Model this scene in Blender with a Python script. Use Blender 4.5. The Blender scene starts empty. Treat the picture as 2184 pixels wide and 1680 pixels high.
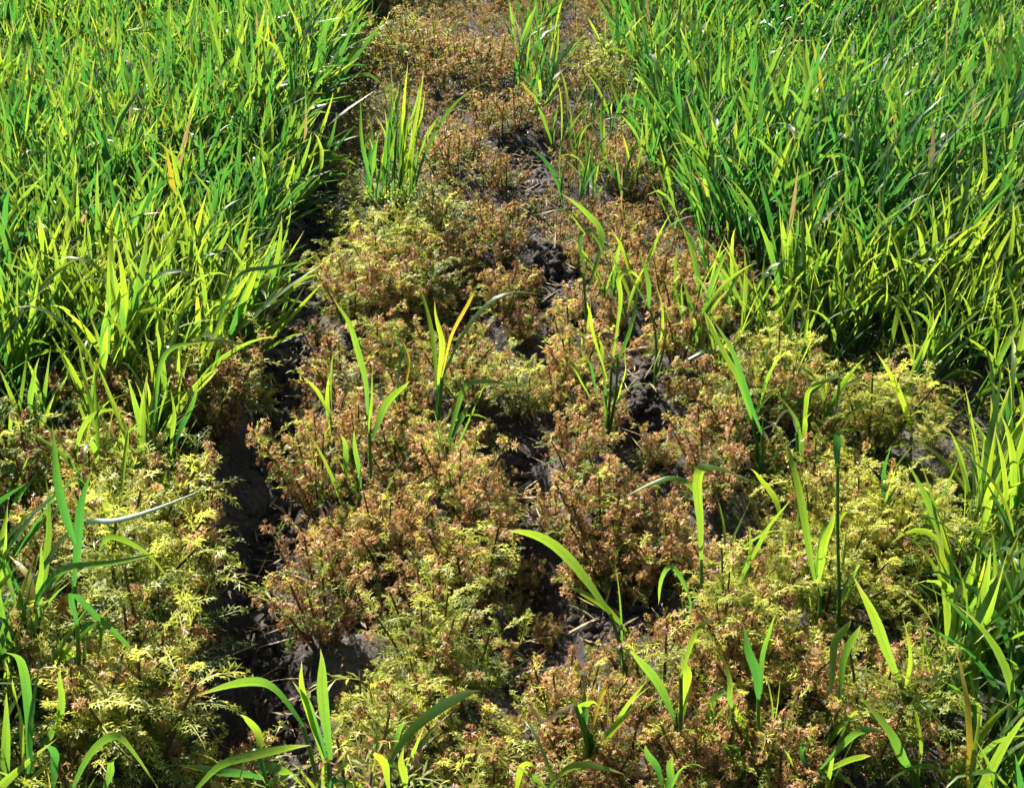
import bpy, math, random
import numpy as np
from mathutils import Vector, Matrix

SC = bpy.context.scene
R = math.radians
rng = np.random.default_rng(11)

# ------------------------------------------------------------------ camera, sky, sun, exposure
CAM_H, PITCH, FPX = 1.0, R(30), 2800.0          # eye height, downward tilt, focal length for a 2184 px wide frame
cam = bpy.data.cameras.new('camera')
cam.sensor_width = 36
cam.lens = FPX / 2184 * 36
cam.clip_start = 0.05
cam.clip_end = 500
cam_o = bpy.data.objects.new('camera', cam)
SC.collection.objects.link(cam_o)
cam_o.location = (0, 0, CAM_H)
cam_o.rotation_euler = (math.pi / 2 - PITCH, 0, 0)
SC.camera = cam_o

SUN_AZ, SUN_EL = R(-36), R(38)                  # azimuth from +Y (away from the camera), towards -X
sun_dir = Vector((math.sin(SUN_AZ) * math.cos(SUN_EL), math.cos(SUN_AZ) * math.cos(SUN_EL), math.sin(SUN_EL)))
world = bpy.data.worlds.new('World')
SC.world = world
world.use_nodes = True
wn = world.node_tree
bg = wn.nodes['Background']
sky = wn.nodes.new('ShaderNodeTexSky')
sky.sky_type = 'NISHITA'
sky.sun_disc = False
sky.sun_elevation = SUN_EL
sky.sun_rotation = SUN_AZ
wn.links.new(sky.outputs[0], bg.inputs[0])
bg.inputs[1].default_value = 0.05
sun = bpy.data.lights.new('sun', 'SUN')
sun.energy = 5.0
sun.angle = R(0.53)
sun.color = (1.0, 0.95, 0.86)
sun_o = bpy.data.objects.new('sun', sun)
SC.collection.objects.link(sun_o)
sun_o.rotation_euler = sun_dir.to_track_quat('Z', 'Y').to_euler()
sun_o.location = (-3, 5, 5)
vs = SC.view_settings
vs.view_transform = 'Standard'
vs.look = 'None'
vs.gamma = 1.0
vs.exposure = 1.6
SC.cycles.max_bounces = 3
SC.cycles.diffuse_bounces = 1
SC.cycles.glossy_bounces = 2
SC.cycles.transmission_bounces = 3
SC.cycles.use_light_tree = False
SC.cycles.adaptive_threshold = 0.03

# ------------------------------------------------------------------ small helpers
COL = SC.collection


def ray(px, py):
    r = Vector((1, 0, 0))
    f = Vector((0, math.cos(PITCH), -math.sin(PITCH)))
    u = Vector((0, math.sin(PITCH), math.cos(PITCH)))
    return f + r * ((px - 1092) / FPX) + u * ((840 - py) / FPX)


def at_z(px, py, z=0.0):
    d = ray(px, py)
    t = (z - CAM_H) / d.z
    return Vector((0, 0, CAM_H)) + d * t


def to_px(p):
    v = np.asarray(p, float) - np.array([0, 0, CAM_H])
    f = np.array([0, math.cos(PITCH), -math.sin(PITCH)])
    u = np.array([0, math.sin(PITCH), math.cos(PITCH)])
    d = v @ f
    return 1092 + FPX * v[..., 0] / d, 840 - FPX * (v @ u) / d, d


def mesh_np(name, verts, faces, mat, lf=None, smooth=True):
    """verts (n,3); faces (m,k) of one k, or a list of such arrays; lf (n,3) per-vertex data: across, along, tone"""
    me = bpy.data.meshes.new(name)
    fl = faces if isinstance(faces, list) else [faces]
    fl = [f for f in fl if len(f)]
    nl = sum(f.size for f in fl)
    nf = sum(len(f) for f in fl)
    me.vertices.add(len(verts))
    me.vertices.foreach_set('co', np.ascontiguousarray(verts, dtype=np.float32).ravel())
    me.loops.add(nl)
    me.loops.foreach_set('vertex_index', np.concatenate([f.ravel() for f in fl]).astype(np.int32))
    me.polygons.add(nf)
    tot = np.concatenate([np.full(len(f), f.shape[1]) for f in fl])
    st = np.concatenate([[0], np.cumsum(tot)[:-1]])
    me.polygons.foreach_set('loop_start', st.astype(np.int32))
    if smooth:
        me.polygons.foreach_set('use_smooth', np.ones(nf, dtype=bool))
    if lf is not None:
        a = me.attributes.new('lf', 'FLOAT_VECTOR', 'POINT')
        a.data.foreach_set('vector', np.ascontiguousarray(lf, dtype=np.float32).ravel())
    me.update(calc_edges=True)
    if mat:
        me.materials.append(mat)
    return me


def link(name, data, parent=None):
    o = bpy.data.objects.new(name, data)
    COL.objects.link(o)
    if parent:
        o.parent = parent
    return o


def tag(o, label=None, cat=None, group=None, kind=None):
    if label:
        o['label'] = label
    if cat:
        o['category'] = cat
    if group:
        o['group'] = group
    if kind:
        o['kind'] = kind
    return o


def unit(v):
    v = np.asarray(v, float)
    return v / (np.linalg.norm(v, axis=-1, keepdims=True) + 1e-9)


def catmull(pts, n):
    P = np.asarray(pts, float)
    P = np.vstack([2 * P[0] - P[1], P, 2 * P[-1] - P[-2]])
    m = len(P) - 3
    out = []
    for t in np.linspace(0, m, n):
        i = min(int(t), m - 1)
        u = t - i
        a, b, c, d = P[i], P[i + 1], P[i + 2], P[i + 3]
        out.append(0.5 * (2 * b + (c - a) * u + (2 * a - 5 * b + 4 * c - d) * u * u + (3 * b - a - 3 * c + d) * u ** 3))
    return np.array(out)


# ------------------------------------------------------------------ materials
def leafy(name, refl_a, refl_b, tran_a, tran_b, tip=None, mixf=0.5, rough=0.38, spec=0.5, veins=True, spots=0.0):
    """thin leaf: glossy diffuse surface mixed with light passing through the blade"""
    m = bpy.data.materials.new(name)
    m.use_nodes = True
    nt = m.node_tree
    N, L = nt.nodes, nt.links
    N.clear()
    out = N.new('ShaderNodeOutputMaterial')
    at = N.new('ShaderNodeAttribute')
    at.attribute_name = 'lf'
    sep = N.new('ShaderNodeSeparateXYZ')
    L.new(at.outputs['Vector'], sep.inputs[0])
    oi = N.new('ShaderNodeObjectInfo')

    def math_(op, a, b, clamp=False):
        n = N.new('ShaderNodeMath')
        n.operation = op
        n.use_clamp = clamp
        for k, v in enumerate((a, b)):
            if v is None:
                continue
            if isinstance(v, (int, float)):
                n.inputs[k].default_value = v
            else:
                L.new(v, n.inputs[k])
        return n.outputs[0]

    def mix(f, a, b, mode='MIX'):
        n = N.new('ShaderNodeMix')
        n.data_type = 'RGBA'
        n.blend_type = mode
        for k, v in ((0, f), (6, a), (7, b)):
            if isinstance(v, (int, float)):
                n.inputs[k].default_value = v
            elif isinstance(v, tuple):
                n.inputs[k].default_value = (*v, 1)
            else:
                L.new(v, n.inputs[k])
        return n.outputs[2]
    rnd = math_('MULTIPLY', math_('SUBTRACT', oi.outputs['Random'], 0.5), 0.7)
    tcn = N.new('ShaderNodeTexCoord')
    mo = N.new('ShaderNodeTexNoise')
    mo.inputs['Scale'].default_value = 3.5 if veins else 30.0
    mo.inputs['Detail'].default_value = 2
    L.new(tcn.outputs['Object'], mo.inputs['Vector'])
    mot = math_('MULTIPLY', math_('SUBTRACT', mo.outputs['Fac'], 0.5), 0.9)
    if veins:
        mot = math_('ADD', mot, math_('MULTIPLY', math_('SUBTRACT', sep.outputs[1], 0.5), 0.45))
    tone = math_('ADD', sep.outputs[2], math_('ADD', rnd, mot), True)
    refl = mix(tone, refl_a, refl_b)
    tran = mix(tone, tran_a, tran_b)
    if veins:
        # parallel veins and a paler midrib along the blade
        s = math_('SINE', math_('MULTIPLY', sep.outputs[0], 44.0), None)
        s = math_('MULTIPLY_ADD', s, 0.05)
        s.node.inputs[2].default_value = 0.96
        refl = mix(1.0, refl, s, 'MULTIPLY')
        tran = mix(1.0, tran, s, 'MULTIPLY')
        rib = math_('SUBTRACT', 1.0, math_('MULTIPLY', math_('ABSOLUTE', math_('SUBTRACT', sep.outputs[0], 0.5), None), 14.0), True)
        refl = mix(math_('MULTIPLY', rib, 0.45), refl, tuple(min(1, c * 1.7 + .01) for c in refl_b))
        tran = mix(math_('MULTIPLY', rib, 0.5), tran, tuple(c * 0.55 for c in tran_a))
    if tip:
        tf = math_('MULTIPLY', math_('SUBTRACT', sep.outputs[1], 0.80), 5.5, True)
        tf = math_('MULTIPLY', tf, math_('MULTIPLY', tone, 0.9))
        refl = mix(tf, refl, tip)
        tran = mix(tf, tran, tip)
    if spots:
        tc = N.new('ShaderNodeTexCoord')
        nz = N.new('ShaderNodeTexNoise')
        nz.inputs['Scale'].default_value = 260
        nz.inputs['Detail'].default_value = 3
        L.new(tc.outputs['Object'], nz.inputs['Vector'])
        f = math_('MULTIPLY_ADD', nz.outputs['Fac'], spots * 2)
        f.node.inputs[2].default_value = 1 - spots
        refl = mix(1.0, refl, f, 'MULTIPLY')
        tran = mix(1.0, tran, f, 'MULTIPLY')
    pb = N.new('ShaderNodeBsdfPrincipled')
    L.new(refl, pb.inputs['Base Color'])
    pb.inputs['Roughness'].default_value = rough
    pb.inputs['Specular IOR Level'].default_value = spec
    tr = N.new('ShaderNodeBsdfTranslucent')
    L.new(tran, tr.inputs['Color'])
    ms = N.new('ShaderNodeMixShader')
    ms.inputs[0].default_value = mixf
    L.new(pb.outputs[0], ms.inputs[1])
    L.new(tr.outputs[0], ms.inputs[2])
    L.new(ms.outputs[0], out.inputs[0])
    return m


M_LEAF = leafy('cereal_leaf', (0.024, 0.080, 0.026), (0.060, 0.125, 0.018), (0.07, 0.26, 0.03), (0.44, 0.58, 0.025),
               tip=(0.40, 0.36, 0.10), mixf=0.52, rough=0.40, spec=0.5, spots=0.14)
M_STEM = leafy('cereal_stem', (0.03, 0.10, 0.015), (0.07, 0.16, 0.02), (0.08, 0.26, 0.01), (0.14, 0.32, 0.02),
               mixf=0.25, rough=0.4, veins=False)
M_DRYLEAF = leafy('withered_leaf', (0.34, 0.26, 0.13), (0.48, 0.40, 0.22), (0.40, 0.26, 0.10), (0.5, 0.36, 0.14),
                  mixf=0.4, rough=0.55, spec=0.35, spots=0.35)
M_YELLOW = leafy('yellowed_leaf', (0.30, 0.24, 0.03), (0.40, 0.34, 0.05), (0.55, 0.42, 0.03), (0.6, 0.5, 0.04),
                 mixf=0.45, rough=0.45, spec=0.4, spots=0.2)
M_WEED = leafy('weed_foliage', (0.085, 0.13, 0.018), (0.50, 0.51, 0.08), (0.29, 0.42, 0.03), (0.88, 0.86, 0.13),
               mixf=0.46, rough=0.5, spec=0.4, veins=False)
M_WEEDBROWN = leafy('weed_withered', (0.15, 0.064, 0.024), (0.64, 0.38, 0.165), (0.33, 0.14, 0.042), (0.76, 0.45, 0.155),
                    mixf=0.36, rough=0.5, spec=0.45, veins=False)
M_WEEDSTEM = leafy('weed_stem', (0.06, 0.06, 0.018), (0.13, 0.085, 0.035), (0.1, 0.12, 0.02), (0.15, 0.1, 0.03),
                   mixf=0.15, rough=0.5, veins=False)


def soil_material():
    m = bpy.data.materials.new('soil')
    m.use_nodes = True
    nt = m.node_tree
    N, L = nt.nodes, nt.links
    pb = N['Principled BSDF']
    tc = N.new('ShaderNodeTexCoord')
    n1 = N.new('ShaderNodeTexNoise')
    n1.inputs['Scale'].default_value = 9
    n1.inputs['Detail'].default_value = 8
    n2 = N.new('ShaderNodeTexNoise')
    n2.inputs['Scale'].default_value = 140
    n2.inputs['Detail'].default_value = 6
    n2.inputs['Roughness'].default_value = 0.7
    for n in (n1, n2):
        L.new(tc.outputs['Object'], n.inputs['Vector'])
    ad = N.new('ShaderNodeMath')
    ad.operation = 'MULTIPLY_ADD'
    L.new(n2.outputs[0], ad.inputs[0])
    ad.inputs[1].default_value = 0.5
    h = N.new('ShaderNodeMath')
    h.operation = 'MULTIPLY'
    L.new(n1.outputs[0], h.inputs[0])
    h.inputs[1].default_value = 0.5
    L.new(h.outputs[0], ad.inputs[2])
    cr = N.new('ShaderNodeValToRGB')
    e = cr.color_ramp.elements
    e[0].position, e[0].color = 0.34, (0.022, 0.018, 0.016, 1)
    e[1].position, e[1].color = 0.70, (0.17, 0.146, 0.128, 1)
    k = cr.color_ramp.elements.new(0.5)
    k.color = (0.046, 0.037, 0.031, 1)
    L.new(ad.outputs[0], cr.inputs[0])
    L.new(cr.outputs[0], pb.inputs['Base Color'])
    pb.inputs['Roughness'].default_value = 0.92
    bp = N.new('ShaderNodeBump')
    bp.inputs['Strength'].default_value = 0.8
    bp.inputs['Distance'].default_value = 0.006
    L.new(n2.outputs[0], bp.inputs['Height'])
    L.new(bp.outputs[0], pb.inputs['Normal'])
    return m


M_SOIL = soil_material()


# ------------------------------------------------------------------ the ground
def wob(x, y, s=1.0):
    return (np.sin(x * 7.1 * s + 1.3 * np.sin(y * 3.7 * s)) * np.cos(y * 6.3 * s + 0.7) +
            0.6 * np.sin(x * 15.7 * s + y * 9.1 * s) + 0.5 * np.cos(y * 19.0 * s - x * 11.3 * s + 2.0))


# hummocks of the weed mat: pixel of the top, radius in pixels
MOUNDS = [(850, 520, 150), (1060, 460, 100), (1085, 590, 80), (900, 420, 90), (970, 280, 95), (1000, 90, 140), (850, 60, 95), (1090, 200, 90), (760, 720, 105), (950, 750, 105), (1095, 740, 70),
          (1240, 740, 75), (700, 870, 75), (880, 900, 95), (1235, 850, 85), (1450, 850, 105), (1290, 1030, 130), (960, 990, 125), (820, 1100, 120), (690, 1160, 65), (1000, 1170, 85),
          (1440, 1110, 110), (750, 1270, 90), (910, 1340, 110), (870, 1480, 90), (1200, 1450, 85), (1270, 1560, 100), (1010, 1580, 115), (1450, 1450, 110), (1610, 1180, 90), (1750, 1060, 125),
          (1930, 1080, 110), (1830, 1200, 110), (1660, 780, 105), (1850, 870, 115), (1600, 1370, 130), (1770, 1430, 120), (1560, 1580, 110), (1720, 1620, 120), (200, 950, 150), (400, 1050, 110),
          (120, 1090, 110), (260, 1180, 105), (440, 1190, 80), (300, 1370, 140), (460, 1370, 75), (200, 1540, 130), (380, 1530, 100), (230, 800, 105), (420, 800, 85), (1400, 560, 85), (1330, 450, 80),
          (1440, 680, 80), (740, 480, 70), (760, 600, 60), (1550, 960, 70), (1560, 820, 70), (60, 950, 90), (1930, 1350, 90), (1900, 1530, 90), (780, 1620, 80), (1150, 1640, 80), (1420, 1660, 90), (2080, 1180, 90), (60, 1300, 90), (655, 1250, 55), (650, 1050, 55), (655, 960, 50), (660, 1400, 60), (1070, 330, 70), (1160, 450, 70), (1230, 560, 60), (1340, 300, 90), (1320, 120, 90)]
MW = []
for mx, my, mr in MOUNDS:
    c = at_z(mx, my + 12, 0.10)
    e = at_z(mx + mr, my + 12, 0.10)
    MW.append((c.x, c.y, abs(e.x - c.x) * 1.02))
MW = np.array(MW)


def mound(x, y):
    """0 between the hummocks, 1 on top of one"""
    x, y = np.asarray(x, float), np.asarray(y, float)
    m = np.zeros(np.broadcast(x, y).shape)
    for cx, cy, r in MW:
        m = np.maximum(m, 1 - ((x - cx) / r) ** 2 - ((y - cy) / (r * 1.1)) ** 2)
    return m


def furrow_x(y):
    """the wheel furrow beside the dense stand"""
    return -0.315 - 0.085 * np.clip((y - 1.2) / 1.2, 0, 1) + 0.012 * np.sin(y * 9)


HOLLOWS = [(0.13, 1.27, .08, .06), (0.03, 1.28, .05, .05), (0.02, 1.48, .05, .07), (0.01, 1.17, .05, .06), (0.20, 1.62, .05, .05), (-0.26, 1.05, .08, .06)]


def gz_exact(x, y):
    x = np.asarray(x, float)
    y = np.asarray(y, float)
    z = 0.006 * wob(x, y) + 0.003 * wob(x, y, 3.1)
    z = z + 0.030 * np.sqrt(mound(x, y))
    z = z - 0.07 * np.exp(-((x - furrow_x(y)) / 0.05) ** 2)
    for cx, cy, a, b in HOLLOWS:
        z = z - 0.045 * np.exp(-(((x - cx) / a) ** 2 + ((y - cy) / b) ** 2))
    return z


GX, GY = np.arange(-3.2, 3.2, .01), np.arange(.3, 6.6, .01)
GRID = gz_exact(*np.meshgrid(GX, GY))


def gz(x, y):
    return GRID[min(max(int((y - .3) * 100 + .5), 0), len(GY) - 1), min(max(int((x + 3.2) * 100 + .5), 0), len(GX) - 1)]


def axis(a, b, step, far):
    c = list(np.arange(a, b + 1e-6, step))
    s, lo, hi = step, a, b
    while hi < far or lo > -far:
        s *= 1.35
        lo -= s
        hi += s
        c.insert(0, lo)
        c.append(hi)
    return np.array(c)


def build_ground():
    xs, ys = axis(-2.4, 2.4, 0.02, 60), axis(0.3, 6.0, 0.02, 60)
    X, Y = np.meshgrid(xs, ys)
    Z = gz_exact(X, Y)
    near = (np.abs(X) < 2.5) & (Y > 0.2) & (Y < 6.1)
    lump = rng.random(X.shape)
    Z = Z + np.where(near, (lump ** 6) * 0.014, 0)
    v = np.stack([X, Y, Z], -1).reshape(-1, 3)
    nx, ny = len(xs), len(ys)
    i = (np.arange(ny - 1)[:, None] * nx + np.arange(nx - 1)).ravel()
    f = np.stack([i, i + 1, i + nx + 1, i + nx], 1)
    o = link('ground', mesh_np('ground', v, f, M_SOIL))
    tag(o, 'dark grey-brown crumbly soil under the crop and weeds', 'soil', kind='structure')


build_ground()


# ------------------------------------------------------------------ where things grow (ground coordinates, metres)
TUFTS = []
for tx, ty, a, b, q in [(1140, 190, 50, 80, .26), (1150, 60, 45, 50, .16), (1260, 400, 75, 100, .17), (1330, 180, 45, 90, .12), (1300, 680, 80, 110, .13), (1560, 830, 90, 90, .10), (1800, 1000, 200, 120, .03), (1700, 1300, 260, 160, .035)]:
    c, e, f = at_z(tx, ty), at_z(tx + a, ty), at_z(tx, ty - b)
    TUFTS.append((c.x, c.y, abs(e.x - c.x), abs(f.y - c.y), q))


def left_front(x):
    return 1.66 + 0.03 * np.clip((x + 0.95) / 0.5, 0, 1) + 0.05 * np.sin(x * 17)


def crop_density(x, y):
    """0..1: how densely cereal stands here"""
    d = 0.0
    if x < -0.455 - 0.03 * min(1, max(0, (y - 2.2))) + 0.025 * math.sin(y * 11) and y > left_front(x) - 0.42:
        d = 1.0 if y > left_front(x) else 0.5 * (1 - (left_front(x) - y) / 0.42) + 0.03
    er = np.interp(y, [1.6, 1.92, 2.2, 2.5, 3.0, 4.0], [0.57, 0.45, 0.375, 0.335, 0.335, 0.335]) + 0.02 * math.sin(y * 13)
    if x > er and y > 1.64:
        d = max(d, 1.0 if y > 1.80 + 0.04 * math.sin(x * 13) else 0.4)
    elif x > er - 0.10 and y > 1.75:
        d = max(d, 0.30 * (1 - (er - x) / 0.10) + .04)
    for cx, cy, a, b, q in TUFTS:
        if ((x - cx) / a) ** 2 + ((y - cy) / b) ** 2 < 1:
            d = max(d, q)
    # corner clumps close to the camera
    if y < 1.5:
        e = np.interp(y, [0.85, 1.0, 1.2, 1.45], [0.40, 0.42, 0.50, 0.62])
        if x > e:
            d = max(d, 0.9)
        e = np.interp(y, [0.85, 1.0, 1.2, 1.4], [-0.49, -0.51, -0.60, -0.76])
        if x < e:
            d = max(d, 0.8 if y < 1.25 else 0.3)
    return d


# bare places in the mat: pixel of the canopy gap, half-width and half-height in pixels
GAPS = [(610, 650, 60, 60), (575, 850, 30, 90), (570, 1010, 36, 90), (580, 1150, 36, 90), (590, 1290, 52, 80), (610, 1420, 36, 60),
        (1110, 305, 55, 22), (1140, 360, 50, 30), (1190, 560, 42, 45), (1195, 640, 52, 38), (1375, 805, 46, 42), (1400, 930, 50, 30), (1115, 960, 40, 50), (1140, 1060, 55, 36),
        (1335, 1262, 98, 42), (1110, 1360, 40, 40), (650, 440, 30, 90), (560, 1560, 70, 40)]
GAPW = []
for gx, gy, a, b in GAPS:
    c = at_z(gx, gy, 0.04)
    l = at_z(gx + a, gy, 0.04)
    t = at_z(gx, gy - b, 0.04)
    GAPW.append((c.x, c.y, abs(l.x - c.x), abs(t.y - c.y)))
GAPW = np.array(GAPW)


def in_gap(x, y, grow=1.0):
    return float(np.min(((x - GAPW[:, 0]) / GAPW[:, 2]) ** 2 + ((y - GAPW[:, 1]) / GAPW[:, 3]) ** 2)) < grow


# how withered the mat is: pixel, radius in pixels, 0 fresh .. 1 brown
WITHER = [(1000, 100, 160, .85), (1080, 200, 120, .9), (840, 60, 90, .5), (1330, 120, 60, .35), (980, 290, 110, .9), (900, 400, 100, .35),
          (1060, 440, 120, .92), (1080, 560, 90, .9), (850, 510, 130, .35), (760, 480, 80, .3), (900, 590, 110, .5), (1100, 640, 70, .95),
          (1330, 470, 110, .9), (1420, 560, 110, .85), (1440, 660, 90, .8), (720, 720, 90, .65), (950, 760, 120, .5), (1080, 760, 80, .3),
          (1250, 740, 90, .6), (700, 880, 90, .65), (900, 880, 90, .5), (1230, 860, 110, .9), (1450, 850, 120, .9), (1500, 960, 90, .9),
          (1290, 1020, 130, .95), (1000, 960, 130, .65), (850, 1050, 130, .65), (700, 1130, 90, .75), (950, 1130, 130, .45), (1440, 1100, 110, .85),
          (1350, 1140, 100, .7), (750, 1280, 110, .6), (900, 1330, 110, .15), (1000, 1270, 90, .5), (880, 1440, 100, .45), (1200, 1430, 110, .85),
          (1250, 1560, 120, .8), (1000, 1560, 120, .5), (1080, 1600, 100, .4), (1450, 1420, 120, .45), (1600, 1200, 100, .55), (1700, 1080, 130, .35),
          (1850, 1020, 130, .15), (1950, 1080, 110, .15), (1800, 1200, 140, .2), (1650, 780, 110, .25), (1720, 760, 60, .45), (1850, 880, 120, .1),
          (1560, 830, 90, .6), (1600, 1350, 140, .45), (1750, 1400, 140, .4), (1830, 1500, 100, .35), (1500, 1560, 120, .75), (1650, 1600, 140, .75),
          (1800, 1640, 120, .7), (200, 950, 170, .25), (100, 1060, 130, .45), (330, 960, 120, .3), (420, 1060, 130, .3), (250, 1100, 130, .4),
          (150, 1250, 130, .3), (300, 1200, 140, .25), (450, 1200, 110, .5), (300, 1350, 170, .12), (450, 1350, 120, .3), (350, 1500, 170, .3),
          (200, 1550, 150, .35), (430, 1560, 90, .5), (220, 820, 120, .6), (400, 800, 120, .5), (470, 900, 110, .6), (520, 780, 80, .5)]
WW = np.array([(*at_z(px, py, 0.07).xy, r, w) for px, py, r, w in WITHER])
WPX = np.array(WITHER, float)


def wither_at(x, y):
    px, py, _ = to_px((x, y, 0.10))
    d2 = ((px - WPX[:, 0]) ** 2 + (py - WPX[:, 1]) ** 2) / (WPX[:, 2] * 0.8) ** 2
    k = np.exp(-np.minimum(d2, 60)) + 1e-9
    return float(np.clip((0.58 if y < 2.2 else 0.38) + 1.3 * ((k * WPX[:, 3]).sum() / k.sum() - 0.5), 0, 1))


# ------------------------------------------------------------------ feathery weed: prototypes
def weed_proto(seed, wither, full=True):
    """returns (stem, foliage, withered) as (verts, faces, lf); a splayed bush of fern-like fronds, about 0.11 m tall"""
    r = random.Random(seed)
    G = [[], [], []]                               # lobes: foliage verts, lf, -
    B = [[], [], []]
    S = [[], [], []]

    def lobe(dst, p, d, l, w, n, tone):
        s = np.cross(d, n)
        s = s / (np.linalg.norm(s) + 1e-9)
        k = len(dst[0])
        m = p + d * l * 0.55
        dst[0] += [p, m + s * w * .5, p + d * l - n * l * .18, m - s * w * .5]
        dst[1].append((k, k + 1, k + 2, k + 3))
        dst[2] += [(0.5, 0, tone)] * 4

    def tube(dst, P, r0, r1, tone):
        P = np.array(P)
        n = len(P)
        T = unit(np.gradient(P, axis=0))
        a = unit(np.cross(T, np.array([0.31, 0.52, 0.11])))
        b = np.cross(T, a)
        k0 = len(dst[0])
        for i in range(n):
            rr = r0 + (r1 - r0) * i / (n - 1)
            for q in range(3):
                an = 2.094 * q
                dst[0].append(P[i] + (a[i] * math.cos(an) + b[i] * math.sin(an)) * rr)
                dst[2].append((0.5, 0, tone))
        for i in range(n - 1):
            for q in range(3):
                A = k0 + i * 3 + q
                C = k0 + i * 3 + (q + 1) % 3
                dst[1].append((A, C, C + 3, A + 3))

    nst = r.randint(7, 9) if full else 6
    for si in range(nst):
        az = 2 * math.pi * (si + r.uniform(-.3, .3)) / nst
        lean = r.uniform(0.1, 0.62) if si else 0.05
        hgt = r.uniform(0.055, 0.082) * (1.08 - 0.3 * lean)
        P = []
        for t in np.linspace(0, 1, 4):
            rad = 0.006 + lean * hgt * t * (0.8 + 0.4 * t)
            P.append(np.array([math.cos(az) * rad, math.sin(az) * rad, -0.012 + (hgt + .012) * t]))
        tube(S, P, 0.0016, 0.0009, r.uniform(.1, .9))
        nf = r.randint(11, 13) if full else 7
        for fi in range(nf):
            t = 0.25 + 0.75 * (fi + r.random() * .6) / nf
            i = min(int(t * 3), 2)
            p = P[i] + (P[i + 1] - P[i]) * (t * 3 - i)
            fa = az + fi * 2.4 + r.uniform(-.5, .5)
            el = R(r.uniform(25, 75) + 25 * max(0, t - .6))
            L = r.uniform(0.030, 0.050) * (1.1 - .25 * t)
            dead = r.random() < wither * (0.15 + 1.35 * t)
            ks = 11 if full else 5
            step = L / ks
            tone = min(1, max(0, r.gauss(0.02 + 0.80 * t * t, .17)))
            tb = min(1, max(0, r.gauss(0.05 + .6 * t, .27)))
            d_el = el
            csg = -1 if r.random() < .65 else 1
            pts = [p]
            start = r.uniform(-.1, .4) if dead else 2
            mid = ks * start
            dirs = []
            for k in range(ks):
                curl = -R(r.uniform(0, 12)) if k < mid else csg * R(r.uniform(15, 65))
                if not full:
                    curl *= 1.8
                d_el += curl
                fa += R(r.uniform(-9, 9) if k < mid else r.uniform(-40, 40))
                d = np.array([math.cos(fa) * math.cos(d_el), math.sin(fa) * math.cos(d_el), math.sin(d_el)])
                pts.append(pts[-1] + d * step * (0.75 if k >= mid else 1))
                dirs.append(d)
            # midrib strip
            dst = B if (dead and start < .3) else G
            k0 = len(dst[0])
            side0 = np.array([-math.sin(fa), math.cos(fa), 0])
            for q, c in enumerate(pts):
                w = 0.0011 * (1 - .6 * q / ks)
                dst[0] += [c - side0 * w * .5, c + side0 * w * .5]
                dst[2] += [(0.5, 0, tone)] * 2
            for q in range(ks):
                dst[1].append((k0 + 2 * q, k0 + 2 * q + 1, k0 + 2 * q + 3, k0 + 2 * q + 2))
            for k in range(ks):
                d = dirs[k]
                side = np.cross(d, np.array([0, 0, 1.0]))
                side = side / (np.linalg.norm(side) + 1e-6)
                up = np.cross(side, d)
                prof = math.sin(math.pi * min(1, (k + 1.2) / (ks + 1.2))) ** .7
                brown = k >= mid
                dd = B if brown else G
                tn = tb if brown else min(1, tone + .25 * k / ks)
                for sg in (-1, 1):
                    l = (0.0073 if full else 0.0125) * prof * r.uniform(.75, 1.2)
                    w = 0.00105 if full else 0.0019
                    if brown:
                        l *= .8
                        w *= 1.15
                        pd = d * r.uniform(-.3, 1) + side * sg * r.uniform(.2, 1) + up * r.uniform(-.9, .7)
                        nn = up + side * r.uniform(-1.2, 1.2) + d * r.uniform(-1, 1)
                    else:
                        pd = d * r.uniform(.5, 1) + side * sg * .7 + up * r.uniform(-.4, .6)
                        nn = up + side * r.uniform(-1, 1) + d * r.uniform(-.6, .6)
                    pd = pd / np.linalg.norm(pd)
                    nn = nn - pd * nn.dot(pd)
                    nn = nn / (np.linalg.norm(nn) + 1e-6)
                    lobe(dd, pts[k], pd, l, w, nn, tn)
                    if full:
                        sd = np.cross(nn, pd)
                        for q in (-1, 1):
                            e = pd * .7 + sd * q * .75
                            e = e / np.linalg.norm(e)
                            lobe(dd, pts[k] + pd * l * r.uniform(.3, .5), e, l * .55, w * .85, nn, tn)
    out = []
    for dst in (S, G, B):
        out.append((np.array(dst[0]).reshape(-1, 3), np.array(dst[1], int).reshape(-1, 4), np.array(dst[2]).reshape(-1, 3)))
    return out


CLASSES = (0.20, 0.42, 0.62, 0.82)
PROTO = {}
for ci, w in enumerate(CLASSES):
    for v in range(3):
        st, gr, br = weed_proto(100 * ci + v, w, True)
        PROTO[ci, v] = (mesh_np('weed_stem', st[0], st[1], M_WEEDSTEM, st[2]),
                        mesh_np('weed_foliage', gr[0], gr[1], M_WEED, gr[2], smooth=False),
                        mesh_np('weed_withered', br[0], br[1], M_WEEDBROWN, br[2], smooth=False))
LIGHT = {(ci, v): weed_proto(900 + 10 * ci + v, w, False) for ci, w in enumerate(CLASSES) for v in range(2)}


# ------------------------------------------------------------------ weed places
def relief(x, y):
    """low hummocks and hollows in the mat"""
    return 1.02 + 0.30 * math.sin(x * 21 + 2 * math.sin(y * 9)) * math.cos(y * 19 + 1) + 0.10 * math.sin(x * 43 + y * 31)


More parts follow.
